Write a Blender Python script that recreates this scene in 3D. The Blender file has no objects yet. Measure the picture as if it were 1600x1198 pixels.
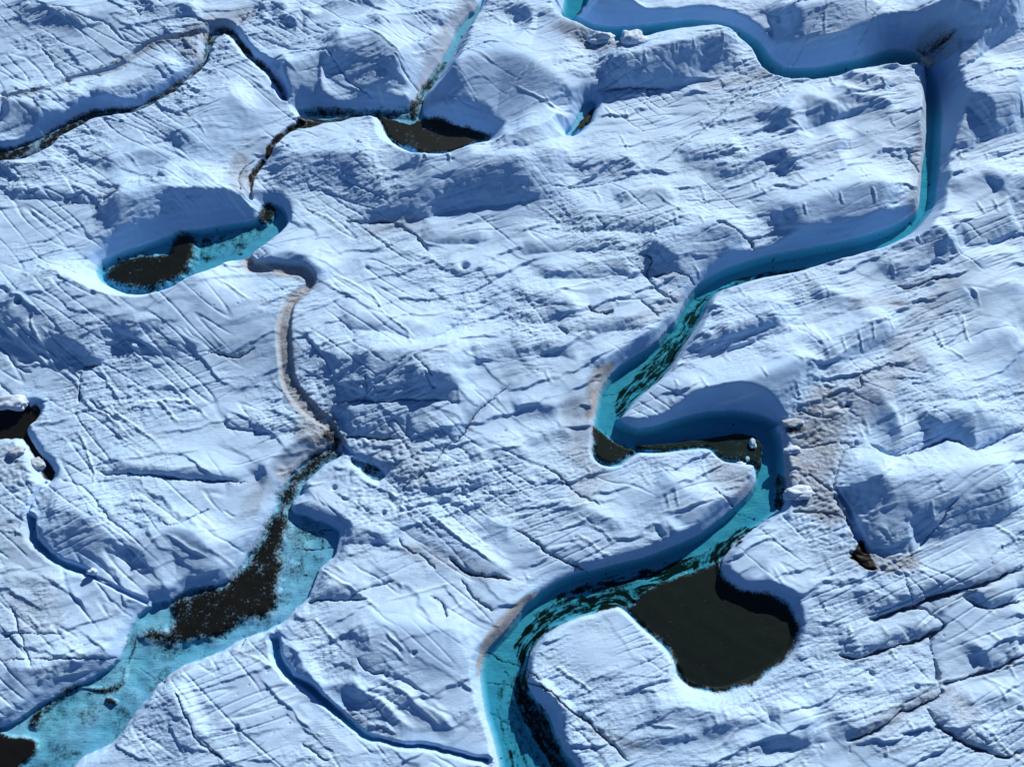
import bpy, math, random
import numpy as np
from mathutils import Vector, noise as mnoise

# ------------------------------------------------------------------ camera, sky, sun, exposure
scene = bpy.context.scene
CAM_H, PITCH, VFOV = 100.0, 66.0, 50.0
IW, IH = 1600.0, 1198.0
FPX = (IH / 2) / math.tan(math.radians(VFOV / 2))
cam_d = bpy.data.cameras.new('camera'); cam = bpy.data.objects.new('camera', cam_d)
scene.collection.objects.link(cam); scene.camera = cam
cam.location = (0, 0, CAM_H)
cam.rotation_euler = (math.radians(90 - PITCH), 0, 0)
cam_d.sensor_fit = 'HORIZONTAL'; cam_d.sensor_width = 36.0
cam_d.lens = 36.0 * FPX / IW
cam_d.clip_start = 0.5; cam_d.clip_end = 4000.0

SUN_AZ, SUN_EL = 33.0, 27.5
world = bpy.data.worlds.new('World'); scene.world = world; world.use_nodes = True
wn = world.node_tree.nodes; wl = world.node_tree.links
wn.clear()
sky = wn.new('ShaderNodeTexSky'); sky.sky_type = 'NISHITA'; sky.sun_disc = False
sky.sun_elevation = math.radians(SUN_EL); sky.sun_rotation = math.radians(SUN_AZ)
sky.altitude = 1200.0; sky.air_density = 1.0; sky.dust_density = 0.0; sky.ozone_density = 6.0
bg = wn.new('ShaderNodeBackground'); bg.inputs['Strength'].default_value = 0.052
wo = wn.new('ShaderNodeOutputWorld')
wl.new(sky.outputs[0], bg.inputs[0]); wl.new(bg.outputs[0], wo.inputs[0])

sun_d = bpy.data.lights.new('sun', 'SUN'); sun_d.energy = 5.0; sun_d.angle = math.radians(0.5)
sun_d.color = (1.0, 0.89, 0.765)
sun = bpy.data.objects.new('sun', sun_d); scene.collection.objects.link(sun)
_a, _e = math.radians(SUN_AZ), math.radians(SUN_EL)
ldir = Vector((-math.sin(_a) * math.cos(_e), -math.cos(_a) * math.cos(_e), -math.sin(_e)))
sun.rotation_euler = ldir.to_track_quat('-Z', 'Y').to_euler()
sun.location = (60, 90, 120)

vs = scene.view_settings
vs.view_transform = 'Standard'; vs.look = 'None'; vs.exposure = 0.24; vs.gamma = 1.0
vs.use_curve_mapping = False
scene.cycles.max_bounces = 6; scene.cycles.transparent_max_bounces = 16
scene.cycles.diffuse_bounces = 3; scene.cycles.glossy_bounces = 2
scene.cycles.use_denoising = True


# ------------------------------------------------------------------ helpers
_p = math.radians(PITCH)
def ground(px, py, z=0.0):
    """photo pixel -> point on the horizontal plane at height z"""
    cx, cy = (px - IW / 2) / FPX, -(py - IH / 2) / FPX
    dx = cx
    dy = math.cos(_p) + cy * math.sin(_p)
    dz = -math.sin(_p) + cy * math.cos(_p)
    t = (z - CAM_H) / dz
    return dx * t, dy * t

def mpp(px, py):
    """metres of ground per photo pixel up the picture, and across it"""
    a, b = ground(px, py - 1), ground(px, py + 1)
    c, d = ground(px - 1, py), ground(px + 1, py)
    return math.dist(a, b) / 2, math.dist(c, d) / 2

def pts(s):
    v = [float(t) for t in s.replace(';', ' ').replace(',', ' ').split()]
    return list(zip(v[0::2], v[1::2]))

def catmull(P, n=4, closed=False):
    P = [np.array(p, float) for p in P]; out = []; N = len(P)
    if N < 3 and not closed:
        return [tuple(P[0] + (P[1] - P[0]) * k / n) for k in range(n + 1)] if N == 2 else [tuple(p) for p in P]
    for i in range(N if closed else N - 1):
        if closed:
            p0, p1, p2, p3 = P[i - 1], P[i], P[(i + 1) % N], P[(i + 2) % N]
        else:
            p1, p2 = P[i], P[i + 1]
            p0 = P[i - 1] if i > 0 else 2 * p1 - p2
            p3 = P[i + 2] if i + 2 < N else 2 * p2 - p1
        for k in range(n):
            t = k / n
            out.append(tuple(0.5 * ((2 * p1) + (p2 - p0) * t + (2 * p0 - 5 * p1 + 4 * p2 - p3) * t * t + (3 * p1 - p0 - 3 * p2 + p3) * t ** 3)))
    if not closed: out.append(tuple(P[-1]))
    return out

def sstep(a, b, x):
    t = np.clip((x - a) / (b - a), 0, 1)
    return t * t * (3 - 2 * t)

def _hash(ix, iy, seed):
    h = (ix.astype(np.int64) * 374761393 + iy.astype(np.int64) * 668265263 + seed * 1442695041) & 0xffffffff
    h = ((h ^ (h >> 13)) * 1274126177) & 0xffffffff
    return (h ^ (h >> 16)) & 0xffffffff

def perlin(x, y, seed=0):
    x0 = np.floor(x); y0 = np.floor(y)
    fx = (x - x0).astype(np.float32); fy = (y - y0).astype(np.float32)
    ix = x0.astype(np.int64); iy = y0.astype(np.int64)
    ux = fx * fx * fx * (fx * (fx * 6 - 15) + 10); uy = fy * fy * fy * (fy * (fy * 6 - 15) + 10)
    def g(dx, dy):
        a = _hash(ix + dx, iy + dy, seed).astype(np.float32) * np.float32(2 * math.pi / 4294967296.0)
        return np.cos(a) * (fx - dx) + np.sin(a) * (fy - dy)
    n00, n10, n01, n11 = g(0, 0), g(1, 0), g(0, 1), g(1, 1)
    return (n00 * (1 - ux) + n10 * ux) * (1 - uy) + (n01 * (1 - ux) + n11 * ux) * uy

# ------------------------------------------------------------------ the grid of the ice surface
NY, NX = 1085, 1235
Y0, Y1 = -6.0, 120.0
ys = Y0 + (Y1 - Y0) * (np.linspace(0, 1, NY) ** 1.12)
grow = np.cumsum(0.35 * 1.16 ** np.arange(34))
ys = np.concatenate([Y0 - grow[::-1], ys, Y1 + grow])
us = np.linspace(-1, 1, NX)
ug = np.cumsum(0.004 * 1.165 ** np.arange(34))
us = np.concatenate([-1 - ug[::-1], us, 1 + ug])
half = np.clip(62.5 + 0.245 * np.clip(ys, -12, 130), 60, 93)
X = (us[None, :] * half[:, None]); Y = np.repeat(ys[:, None], len(us), 1)
SH = X.shape
core = (np.abs(us)[None, :] <= 1.0) & ((ys >= Y0) & (ys <= Y1))[:, None]

# gentle bends so that traced edges are not ruler-drawn
w1, w2 = perlin(X / 3.1, Y / 3.1, 1), perlin(X / 3.1 + 50, Y / 3.1, 2)
w3, w4 = perlin(X / 0.9, Y / 0.9, 3), perlin(X / 0.9 + 50, Y / 0.9, 4)
XS, YS = X + 0.35 * w1 + 0.16 * w3, Y + 0.35 * w2 + 0.16 * w4          # rough edges
XW, YW = X + 0.14 * w1 + 0.05 * w3, Y + 0.14 * w2 + 0.05 * w4          # water-worn edges

def window(x0, x1, y0, y1):
    r0, r1 = np.searchsorted(ys, y0), np.searchsorted(ys, y1)
    if r1 <= r0: return None
    h = half[r0:r1]
    lo, hi = min(x0 / h.min(), x0 / h.max()), max(x1 / h.min(), x1 / h.max())
    c0, c1 = np.searchsorted(us, lo), np.searchsorted(us, hi)
    if c1 <= c0: return None
    return slice(r0, r1), slice(c0, c1)

def line_dist(P, R, rough=True, soft=False):
    """signed distance to an open line inside its neighbourhood; positive on the right hand of travel"""
    P = np.array(P); m = R + 1.0
    win = window(P[:, 0].min() - m, P[:, 0].max() + m, P[:, 1].min() - m, P[:, 1].max() + m)
    if win is None: return None
    x, y = (XS[win], YS[win]) if rough else (XW[win], YW[win])
    best = np.full(x.shape, 1e9); W = np.zeros(x.shape); sgn = np.zeros(x.shape); along = np.zeros(x.shape)
    L = np.r_[0, np.cumsum(np.hypot(*(P[1:] - P[:-1]).T))]
    for i in range(len(P) - 1):
        a, b = P[i], P[i + 1]; d = b - a; l2 = d @ d + 1e-9
        t = np.clip(((x - a[0]) * d[0] + (y - a[1]) * d[1]) / l2, 0, 1)
        ex, ey = x - a[0] - t * d[0], y - a[1] - t * d[1]
        q = ex * ex + ey * ey
        best = np.minimum(q, best)
        w = (q + .004) ** -3.0; W += w
        sgn += w * (d[1] * ex - d[0] * ey) / np.sqrt(q * l2 + 1e-9)
        along += w * (L[i] + t * (L[i + 1] - L[i])) / L[-1]
    sgn /= W; along /= W
    if not soft: return win, np.sqrt(best) * np.sign(sgn + 1e-9), along
    return win, np.sqrt(best), along, np.clip(sgn * 1.6, -1, 1)

def poly_sd(P, R=9.0, rough=False):
    """signed distance to a closed outline over the whole grid (capped at R), negative inside, and the direction off the bank"""
    P = np.array(P); x, y = (XS, YS) if rough else (XW, YW)
    best = np.full(SH, R * R); gy = np.zeros(SH, np.float32); gx = np.zeros(SH, np.float32); ins = np.zeros(SH, bool)
    N = len(P)
    for i in range(N):
        a, b = P[i], P[(i + 1) % N]; d = b - a; l2 = d @ d + 1e-9
        win = window(min(a[0], b[0]) - R, max(a[0], b[0]) + R, min(a[1], b[1]) - R, max(a[1], b[1]) + R)
        if win is not None:
            xx, yy = x[win], y[win]
            t = np.clip(((xx - a[0]) * d[0] + (yy - a[1]) * d[1]) / l2, 0, 1)
            ex, ey = xx - a[0] - t * d[0], yy - a[1] - t * d[1]
            q = ex * ex + ey * ey; k = q < best[win]
            best[win] = np.where(k, q, best[win])
            n = np.sqrt(q) + 1e-6
            gy[win] = np.where(k, ey / n, gy[win]); gx[win] = np.where(k, ex / n, gx[win])
        r0, r1 = np.searchsorted(ys, min(a[1], b[1]) - 0.6), np.searchsorted(ys, max(a[1], b[1]) + 0.6)
        if r1 > r0 and abs(d[1]) > 1e-9:
            yy, xx = y[r0:r1], x[r0:r1]
            hit = ((a[1] > yy) != (b[1] > yy)) & (xx < a[0] + (yy - a[1]) * d[0] / d[1])
            ins[r0:r1] ^= hit
    sd = np.sqrt(best)
    return np.where(ins, -sd, sd), gx, gy

def water_outline(outline, rim, WL):
    """waterline in metres; along near banks the photo shows the rim of the bank, which stands higher than the water behind it"""
    O = catmull(outline, 2, True); n = len(O); P = []
    G = [ground(x, y, WL) for x, y in O]
    area = sum(G[i][0] * G[(i + 1) % n][1] - G[(i + 1) % n][0] * G[i][1] for i in range(n))
    for i in range(n):
        (x0, y0), (x1, y1) = G[i - 2], G[(i + 2) % n]
        tx, ty = x1 - x0, y1 - y0; l = math.hypot(tx, ty) + 1e-9
        nx, ny = (ty / l, -tx / l) if area > 0 else (-ty / l, tx / l)          # outward
        r = math.hypot(*G[i]) + 1e-9
        near = -(nx * G[i][0] + ny * G[i][1]) / r
        P.append(ground(O[i][0], O[i][1], WL + rim * min(max((near - .2) / .45, 0), 1)))
    return P

def stroke_outline(P):
    """(x, y, width) in photo pixels -> outline in photo pixels"""
    P = catmull(P, 3); L, Rr = [], []
    for i, (x, y, w) in enumerate(P):
        a, b = P[max(i - 1, 0)], P[min(i + 1, len(P) - 1)]
        dx, dy = b[0] - a[0], b[1] - a[1]; n = math.hypot(dx, dy) + 1e-9
        L.append((x - dy / n * w / 2, y + dx / n * w / 2)); Rr.append((x + dy / n * w / 2, y - dx / n * w / 2))
    return L + Rr[::-1]

def triples(s):
    v = [float(t) for t in s.replace(';', ' ').replace(',', ' ').split()]
    return list(zip(v[0::3], v[1::3], v[2::3]))

# ------------------------------------------------------------------ relief traced from the photograph
# r: sharp crest, shaded face on the right hand of travel: (line, face width, back width, steepness, smooth 0-1)
# t: sharp foot, rounded shaded slope above it: (line, slope width, steepness)
RIDGES = [
 ('135,150 175,148 215,135 260,112 290,95', 26, 40, .40, .3), ('0,172 40,170 75,185 90,200', 38, 50, .36, .2),
 ('62,170 100,155 120,150 148,170', 26, 40, .34, .2), ('268,240 310,214 345,180 370,165 402,150', 46, 70, .40, .7),
 ('150,270 190,255 225,245 262,250 300,265', 34, 45, .36, .7), ('250,297 280,276 300,272 330,285 352,302', 26, 30, .36, .6),
 ('0,232 30,262 60,262 110,250', 24, 30, .25, 0), ('20,20 60,15 110,25 150,40', 22, 40, .25, 0), ('225,20 270,14 320,22', 20, 34, .25, 0),
 ('500,86 530,80 560,78 590,80 610,92 625,105 640,125 648,140', 66, 60, .36, .6), ('430,121 470,115 505,100 520,105 532,120', 46, 45, .40, .5),
 ('570,62 590,50 620,42 650,35 680,30 700,35 703,46', 34, 40, .34, .4), ('450,46 470,28 485,30 496,38', 20, 26, .4, .2),
 ('402,20 430,10 460,20', 18, 24, .34, 0), ('500,20 540,8 580,4 630,10', 22, 30, .25, 0),
 ('666,152 690,138 715,125 740,118 770,110 800,112 830,125 860,145 885,165 896,182', 84, 90, .42, 1),
 ('600,278 632,268 665,259 699,253 732,256 743,268 770,271 817,270 861,256 901,258 922,270', 72, 70, .34, .7),
 ('408,266 450,256 500,250 560,256 602,277', 44, 70, .32, .4), ('765,249 800,237 837,222 875,197 896,186', 20, 50, .75, .6),
 ('922,133 945,124 975,115 1010,106 1045,97 1075,90 1100,82 1130,76 1160,70 1172,74', 36, 90, .80, .5),
 ('880,166 900,148 921,135 936,150', 26, 30, .16, .5), ('802,40 825,28 845,25 865,35 880,50 900,60 922,76', 60, 50, .25, .3),
 ('1203,50 1250,45 1290,34 1330,12 1348,-3', 70, 50, .46, .9), ('912,27 935,17 960,9 990,-2', 46, 30, .5, .8),
 ('1420,66 1450,47 1490,30 1530,12 1560,0', 40, 40, .36, .4), ('1465,80 1500,60 1540,45 1570,30 1600,15', 52, 40, .42, .5),
 ('1475,140 1500,127 1525,121 1550,131', 22, 30, .3, .4), ('1503,190 1530,165 1560,148 1592,150', 56, 60, .34, .8),
 ('1203,202 1235,172 1255,165 1285,178 1322,191', 40, 40, .28, .6), ('1310,130 1340,135 1370,140 1388,148', 20, 26, .4, .2),
 ('1208,266 1260,240 1300,228 1332,236', 40, 40, .32, .2), ('1290,150 1330,160 1370,166 1400,178', 20, 24, .34, 0),
 ('145,336 185,325 225,322 245,315 270,312 300,318 340,320 380,322 409,331', 66, 60, .50, 1),
 ('52,402 70,425 95,445 130,457 170,463 215,464 260,454 300,437 340,417 378,402', 140, 36, .20, .2),
 ('0,470 40,480 80,500 130,520 182,541', 64, 70, .10, .1), ('398,418 425,409 455,402 480,410 500,425 532,441', 28, 50, .60, .8),
 ('540,572 600,565 650,569 700,560 752,571', 96, 60, .15, .3), ('1010,426 1030,400 1060,375 1095,365 1130,365 1160,378 1176,386', 58, 40, .38, .7),
 ('920,581 950,560 980,545 1010,525 1036,514', 20, 30, .55, .8), ('1115,541 1150,515 1190,503 1230,500', 24, 34, .34, .3),
 ('1105,500 1130,485 1165,476 1200,480 1240,478', 28, 40, .34, .4), ('1190,356 1245,335 1290,318 1340,305 1390,308 1412,326', 64, 50, .48, .9),
 ('1395,386 1420,370 1460,372 1476,402', 24, 26, .4, .3), ('1262,461 1290,458 1320,468 1362,479', 26, 40, .28, .4),
 ('1265,566 1300,540 1340,520 1365,505 1402,499', 38, 60, .44, .6), ('1040,656 1094,631 1150,611 1200,590 1250,573 1264,586 1292,602', 64, 60, .54, 1),
 ('1420,592 1480,560 1540,535 1602,514', 64, 70, .24, .6), ('1180,560 1230,540 1280,520', 22, 40, .3, .3),
 ('60,800 110,799 140,810 180,840 202,872', 74, 60, .22, .4), ('200,886 230,862 265,833 300,835 330,855 362,871', 64, 40, .30, .7),
 ('190,785 230,795 260,810 276,821', 14, 30, .4, .2), ('398,748 440,715 490,685 502,690', 27, 30, .60, .8),
 ('655,790 690,820 730,850 780,885 802,900', 40, 20, .22, .5), ('758,805 770,815 785,822 802,826', 24, 20, .3, .8),
 ('1020,735 1035,745 1050,760 1075,780 1100,790 1130,790 1152,790', 64, 44, .20, .6), ('1028,836 1045,825 1072,841', 22, 16, .3, .4),
 ('1438,682 1470,655 1500,645 1532,640', 48, 60, .34, .9), ('1308,771 1340,764 1400,755 1470,748 1540,738 1602,750', 105, 60, .28, .5),
 ('0,1036 60,1046 110,1036 182,1029', 44, 50, .30, .3), ('255,1068 272,1081 290,1105 310,1140 326,1167', 64, 20, .20, .6),
 ('535,1008 590,986 640,980 680,985 700,988 752,985', 76, 60, .24, .7), ('440,1000 470,1030 495,1065 530,1110 556,1126', 22, 16, .26, .3),
 ('540,1040 565,1075 590,1090 620,1120 652,1141', 22, 14, .30, .3), ('610,1060 650,1095 690,1120 722,1151', 22, 14, .28, .3),
 ('468,1028 500,1066 550,1071 600,1095', 26, 20, .24, .3), ('570,1128 600,1135 624,1149', 9, 9, .5, .3),
 ('996,1088 1010,1102 1030,1107 1080,1107 1140,1109 1172,1108', 66, 52, .26, .6), ('824,1060 850,1078 882,1106 905,1120', 36, 16, .5, .6),
 ('1090,1137 1150,1125 1202,1115', 18, 26, .3, .2), ('1198,1118 1240,1118 1277,1131', 56, 30, .22, .4), ('1188,893 1215,915 1238,938', 22, 30, .4, .9),
 ('960,1168 1020,1151 1102,1140', 18, 24, .3, .1), ('1130,1175 1190,1155 1260,1145', 20, 26, .26, .1), ('0,905 40,900 90,915', 18, 24, .2, 0),
 ('800,640 840,632 880,640', 20, 30, .25, 0), ('820,690 870,672 900,680', 18, 26, .25, 0), ('730,720 780,700 840,705', 26, 40, .2, .1), ('860,800 900,790 950,810 980,830', 26, 40, .25, .2),
 ('640,610 690,600 740,612', 26, 30, .25, .2), ('900,270 960,255 1010,262', 22, 30, .25, 0), ('960,320 1010,305 1060,312', 26, 34, .28, 0), ('1060,250 1110,236 1160,232', 22, 30, .26, 0),
 ('1480,420 1530,405 1600,398', 18, 26, .22, .2), ('1500,470 1550,452 1600,446', 18, 30, .18, .3), ('1540,300 1570,288 1600,285', 26, 36, .25, .4), ('1478,300 1510,285 1560,272', 24, 34, .22, .5),
 ('1350,905 1400,890 1450,893', 18, 26, .25, .2), ('1270,935 1320,925 1370,930', 20, 30, .2, .2), ('1270,1080 1320,1068 1380,1075', 20, 30, .22, .1), ('1500,1100 1550,1085 1600,1090', 22, 30, .22, .1),
]
TOES = [
 ('0,309 60,311 110,316 152,321', 14, .3), ('1475,131 1505,118 1530,97 1560,78 1602,56', 52, .34), ('1472,249 1500,238 1530,228 1560,218 1602,209', 44, .26),
 ('540,346 570,347 620,346 660,343 700,333 750,328 800,323 850,316 882,312', 44, .30), ('528,519 560,525 600,530 640,543 662,551', 27, .28),
 ('658,551 690,535 720,515 762,484', 24, .18), ('655,380 720,382 772,378', 18, .26), ('800,403 840,402 870,400 920,395 960,396 1002,397', 20, .28),
 ('828,439 870,440 920,438 960,432 1007,428', 22, .30), ('878,371 940,365 1000,368 1060,362 1112,360', 28, .30), ('798,481 850,482 902,493', 18, .24),
 ('798,516 850,508 900,500 922,498', 20, .26), ('858,526 920,522 980,517 1037,511', 20, .28), ('1068,571 1110,550 1150,535 1190,520 1232,510', 22, .30),
 ('1090,566 1150,546 1200,534 1262,514', 22, .26), ('1498,396 1540,385 1602,361', 34, .28), ('1393,448 1430,430 1470,408 1512,394', 24, .28),
 ('1268,581 1330,560 1400,530 1440,500 1472,470', 16, .2), ('130,578 160,572 185,546 202,535 232,546', 27, .28), ('148,737 200,740 240,742 290,748 340,752 388,753', 14, .36),
 ('398,676 440,675 482,672', 13, .3), ('513,632 560,633 610,635 660,633 722,638', 66, .24), ('538,682 600,684 632,688', 46, .24), ('638,693 700,688 732,680', 22, .24),
 ('618,777 670,740 720,685 760,640 802,609', 28, .18), ('618,776 700,770 782,765', 24, .22), ('528,851 560,850 612,848', 22, .28),
 ('1350,688 1370,700 1385,714 1410,713 1440,703 1470,690 1490,695 1510,708 1530,700 1560,685 1602,667', 40, .42), ('1388,641 1450,636 1540,634 1602,618', 26, .2),
 ('1440,859 1490,838 1530,825 1602,799', 50, .24), ('1316,800 1330,830 1345,850 1370,860 1420,866 1442,853', 40, .22), ('476,941 510,937 577,935', 22, .34),
 ('1353,971 1400,955 1425,945 1470,930 1520,915 1560,902 1602,884', 32, .32), ('1308,1020 1340,1027 1370,1018 1400,1010 1440,995 1472,979', 27, .32),
 ('1298,1159 1370,1140 1440,1103 1472,1084', 27, .28), ('1538,1047 1570,1038 1602,1021', 32, .28), ('1528,951 1560,945 1592,940', 32, .26),
 ('1443,1104 1462,1130 1490,1150 1530,1168 1572,1182', 27, .24), ('1198,1176 1250,1165 1302,1155', 22, .24), ('1202,223 1260,208 1300,195 1342,180', 26, .24),
 ('1108,299 1150,285 1200,262 1240,245 1282,210', 26, .28), ('940,146 1000,145 1060,136 1102,130', 14, .2), ('0,505 30,540 60,565', 26, .22),
 ('348,671 400,673', 14, .2), ('200,560 240,556 290,562', 16, .2), ('690,430 740,440 800,436', 16, .2), ('800,560 850,556 905,566', 20, .22), ('740,575 790,566 830,572', 18, .2),
]
# cracks: (line, width px, depth m, grime)
CRACKS = [
 ('70,18 100,19 130,32 165,38 180,50 195,65 230,72', 3, .5, .4), ('0,148 30,160 42,166', 3, .5, .5), ('215,15 220,30', 3, .3, .1), ('290,30 335,42', 3, .4, .3), ('60,70 85,100 100,118 110,136', 2.5, .4, .2),
 ('130,105 160,120', 2.5, .4, .3), ('400,60 450,80 500,95 520,105 550,135 585,155', 2.5, .35, .1), ('415,3 400,15 385,30 370,46', 4, .5, .6), ('940,148 985,145 1010,142 1040,140', 4, .6, .5), ('1010,142 1016,153', 3, .5, .5),
 ('1185,130 1150,158 1120,185 1085,215 1045,245 1010,270', 2, .25, .5), ('1385,3 1370,30 1355,50 1340,75 1325,96', 1.6, .15, .35), ('1415,240 1436,271', 3, .5, .3), ('1290,30 1272,52 1255,75 1235,108', 1.2, .1, .25),
 ('165,320 195,312', 5, .7, .7), ('150,330 157,322', 3, .4, .3), ('132,575 160,573', 4, .6, .6), ('130,580 125,600 122,632', 3, .5, .5), ('325,553 350,556 380,558 402,548', 6, .8, .7), ('0,540 25,570 50,585', 3, .4, .2),
 ('540,345 570,347 622,347', 4, .6, .6), ('655,560 700,530 750,488 775,480', 5, .25, 0), ('628,358 645,365 660,380 670,396', 4, .5, .4), ('650,575 682,606', 2.5, .3, .1), ('640,576 600,608 560,642', 2.5, .3, .1),
 ('1005,400 1018,412 1010,425 1020,445 1040,462 1062,476', 4, .6, .6), ('1112,360 1125,362 1150,372 1176,383 1174,392', 5, .8, .8), ('1020,430 1060,430 1086,443', 5, .8, .6), ('918,484 935,492 957,489', 7, .8, .9), ('870,515 886,526', 3, .4, .4),
 ('1398,445 1420,450 1450,440 1482,434', 5, .6, .7), ('0,600 25,620 46,636', 5, .7, .7), ('140,625 165,645 187,656', 4, .5, .4), ('150,738 200,741 240,743 290,749 340,753 390,754', 4, .7, .4), ('90,745 140,770 180,815 212,841', 2.5, .3, .1),
 ('258,814 275,823 330,795', 3, .4, .2), ('350,666 402,674', 3, .4, .3), ('513,632 560,633 610,635 660,633 722,638', 3, .5, .4), ('538,683 600,685 634,689', 5, .8, .7), ('575,600 580,626', 2.5, .3, .1), ('670,600 682,622', 2.5, .3, .1),
 ('615,660 642,691', 3, .4, .3), ('800,602 752,640 722,682 702,696 670,735 640,756 620,776', 3, .35, .6), ('620,840 640,860 662,870 682,892', 3, .5, .6), ('845,725 870,740 900,770 942,791', 4, .5, .7), ('1110,765 1152,791', 4, .5, .6), ('800,825 840,850 870,870 926,893', 4, .6, .6),
 ('1352,690 1370,702 1385,716 1410,715 1440,705 1470,692 1490,697 1510,710 1530,702 1560,687 1602,669', 6, .7, .2), ('1475,785 1460,820 1430,861', 2.5, .35, .3), ('1302,772 1304,740 1320,705 1350,690', 4, .4, .4), ('1302,772 1315,800 1330,832 1345,852', 5, .7, .6),
 ('15,942 25,970 32,995 45,1020 56,1046', 3, .4, .2), ('0,992 32,990 102,990', 2.5, .4, .2), ('0,1030 100,1030 182,1028 230,1029', 2, .3, .5), ('275,1075 300,1130 315,1160 352,1186', 3.5, .5, .4), ('476,941 510,938 577,936', 4, .5, .4), ('560,1028 567,1040 576,1048 602,1051', 5, .5, .3), ('470,1160 490,1175 512,1192', 4, .5, .5),
 ('820,1058 850,1076 880,1101 900,1116 925,1131 950,1156 987,1192', 4, .6, .7), ('1353,972 1400,956 1425,946 1470,931 1520,916 1560,903 1602,886', 9, 1.1, .7), ('1308,1021 1340,1028 1370,1019 1400,1011 1440,996 1472,980', 8, 1.0, .7), ('1425,945 1450,955 1475,975 1455,1000 1462,1040 1468,1070', 6, .8, .6),
 ('1468,1070 1470,1085 1440,1103 1400,1117 1370,1141 1320,1157', 6, .8, .6), ('1470,1070 1510,1060 1540,1049 1570,1040 1602,1022', 7, .9, .6), ('1445,1105 1462,1131 1490,1151 1530,1169 1570,1183 1602,1172', 8, 1.0, .8), ('1500,930 1536,951 1560,946 1592,941', 6, .8, .5), ('1408,905 1415,925 1428,946', 3, .4, .3),
 ('755,1015 785,1028 820,1044 850,1066', 2.5, .3, .9), ('752,1062 790,1068 830,1090', 2, .3, .8), ('760,1110 795,1130 840,1165', 2.5, .3, .9), ('1150,791 1180,803 1205,815', 2.5, .3, .9), ('1085,452 1110,456 1140,450', 3, .4, .9), ('1030,530 1060,515 1090,500', 2, .3, .8), ('940,608 965,602 985,590', 2, .3, .8), ('455,828 490,826 520,824', 3, .4, .9), ('452,852 490,854 522,852', 3, .4, .9), ('205,1040 235,1058 255,1068', 2.5, .35, .8), ('372,990 380,1000 376,1010', 2.5, .4, .5),
 ('680,60 660,75 640,85', 2, .3, .1), ('620,110 640,130 660,140', 2, .3, .2), ('400,250 380,262 374,285 382,310', 3, .5, .8), ('1325,860 1345,885 1365,893', 5, .5, .9), ('1240,640 1280,650 1330,628', 4, .6, .8), ('1230,690 1260,700 1310,690 1345,700', 3, .5, .8), ('1232,800 1270,800 1310,806', 3, .5, .9), ('1260,740 1290,760 1300,770', 2.5, .4, .8),
 ('700,870 730,895 800,905', 6, .6, .9), ('540,940 560,925 620,905', 2, .3, .3), ('672,930 690,945 698,970', 4, .5, .5), ('720,905 745,935 770,955', 4, .5, .5), ('860,300 920,293 990,280', 2.5, .35, .2), ('1000,470 1012,480 1030,500', 3, .5, .6), ('930,345 945,362', 3, .4, .3), ('1340,590 1345,602 1338,612', 3, .5, .7),
]
VEINS = [
 '545,45 575,68 600,82 630,108 650,125', '665,258 672,274', '700,258 706,280', '800,150 840,172 890,186', '1335,0 1340,40 1343,56', '1355,0 1362,32', '1570,10 1590,38', '1578,0 1594,25', '945,124 948,136', '1000,107 1006,124', '1045,97 1052,118', '1075,90 1080,105', '1120,79 1126,98',
 '1335,520 1346,556', '1355,508 1363,541', '1385,495 1396,523', '1465,375 1476,402', '1545,320 1552,342', '1350,310 1358,333', '1245,335 1253,354', '1300,318 1306,335', '1420,372 1432,392', '1510,180 1535,202', '1575,165 1598,192', '1500,490 1512,545', '1460,510 1470,545', '1510,620 1520,645', '1280,520 1290,545', '1310,535 1318,560',
 '570,445 590,475 605,500 640,530 660,548', '520,430 560,450 600,480', '655,790 690,820 730,850 780,885', '200,886 232,860 266,833', '120,665 145,730 150,770', '488,960 510,985 536,1009', '604,985 636,1021', '100,1000 142,1026', '265,835 300,858 335,876', '60,500 85,570 98,592', '0,500 50,545 95,590', '1520,320 1532,345', '1540,985 1556,1005', '860,1035 900,1060 930,1085', '1010,1130 1060,1135', '455,730 430,745', '310,625 200,630', '245,620 285,665', '340,440 400,480', '1160,232 1172,250', '1290,125 1300,150', '1340,130 1352,150', '1365,135 1378,156',
]
# broad swells: x, y, radius across px, radius up px, height m
SWELLS = [
 (1150, -25, 300, 50, .9), (1290, 15, 90, 30, .9), (1560, 40, 110, 60, .9), (1100, 105, 130, 40, .6), (560, 40, 160, 60, .7), (780, 110, 120, 50, .9), (640, 262, 130, 35, .5), (280, 320, 150, 40, 1.0), (1330, 300, 150, 60, .8), (1180, 590, 120, 50, .9), (1560, 240, 110, 160, .7),
 (1000, 400, 160, 70, .4), (100, 620, 160, 120, .2), (280, 790, 160, 90, .7), (620, 1000, 130, 90, .5), (960, 1040, 100, 70, .4), (1180, 880, 60, 40, .5), (1080, 780, 100, 60, .6), (700, 560, 200, 80, .3), (1430, 760, 140, 60, .6), (1290, 700, 60, 70, -.9), (530, 740, 90, 50, -.6), (400, 280, 60, 50, -.5), (880, 680, 70, 70, -.5), (900, 830, 130, 60, .6), (600, 600, 90, 40, .4), (350, 180, 80, 60, .5), (1200, 1150, 200, 40, .3), (320, 1120, 80, 60, .4),
]
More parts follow.
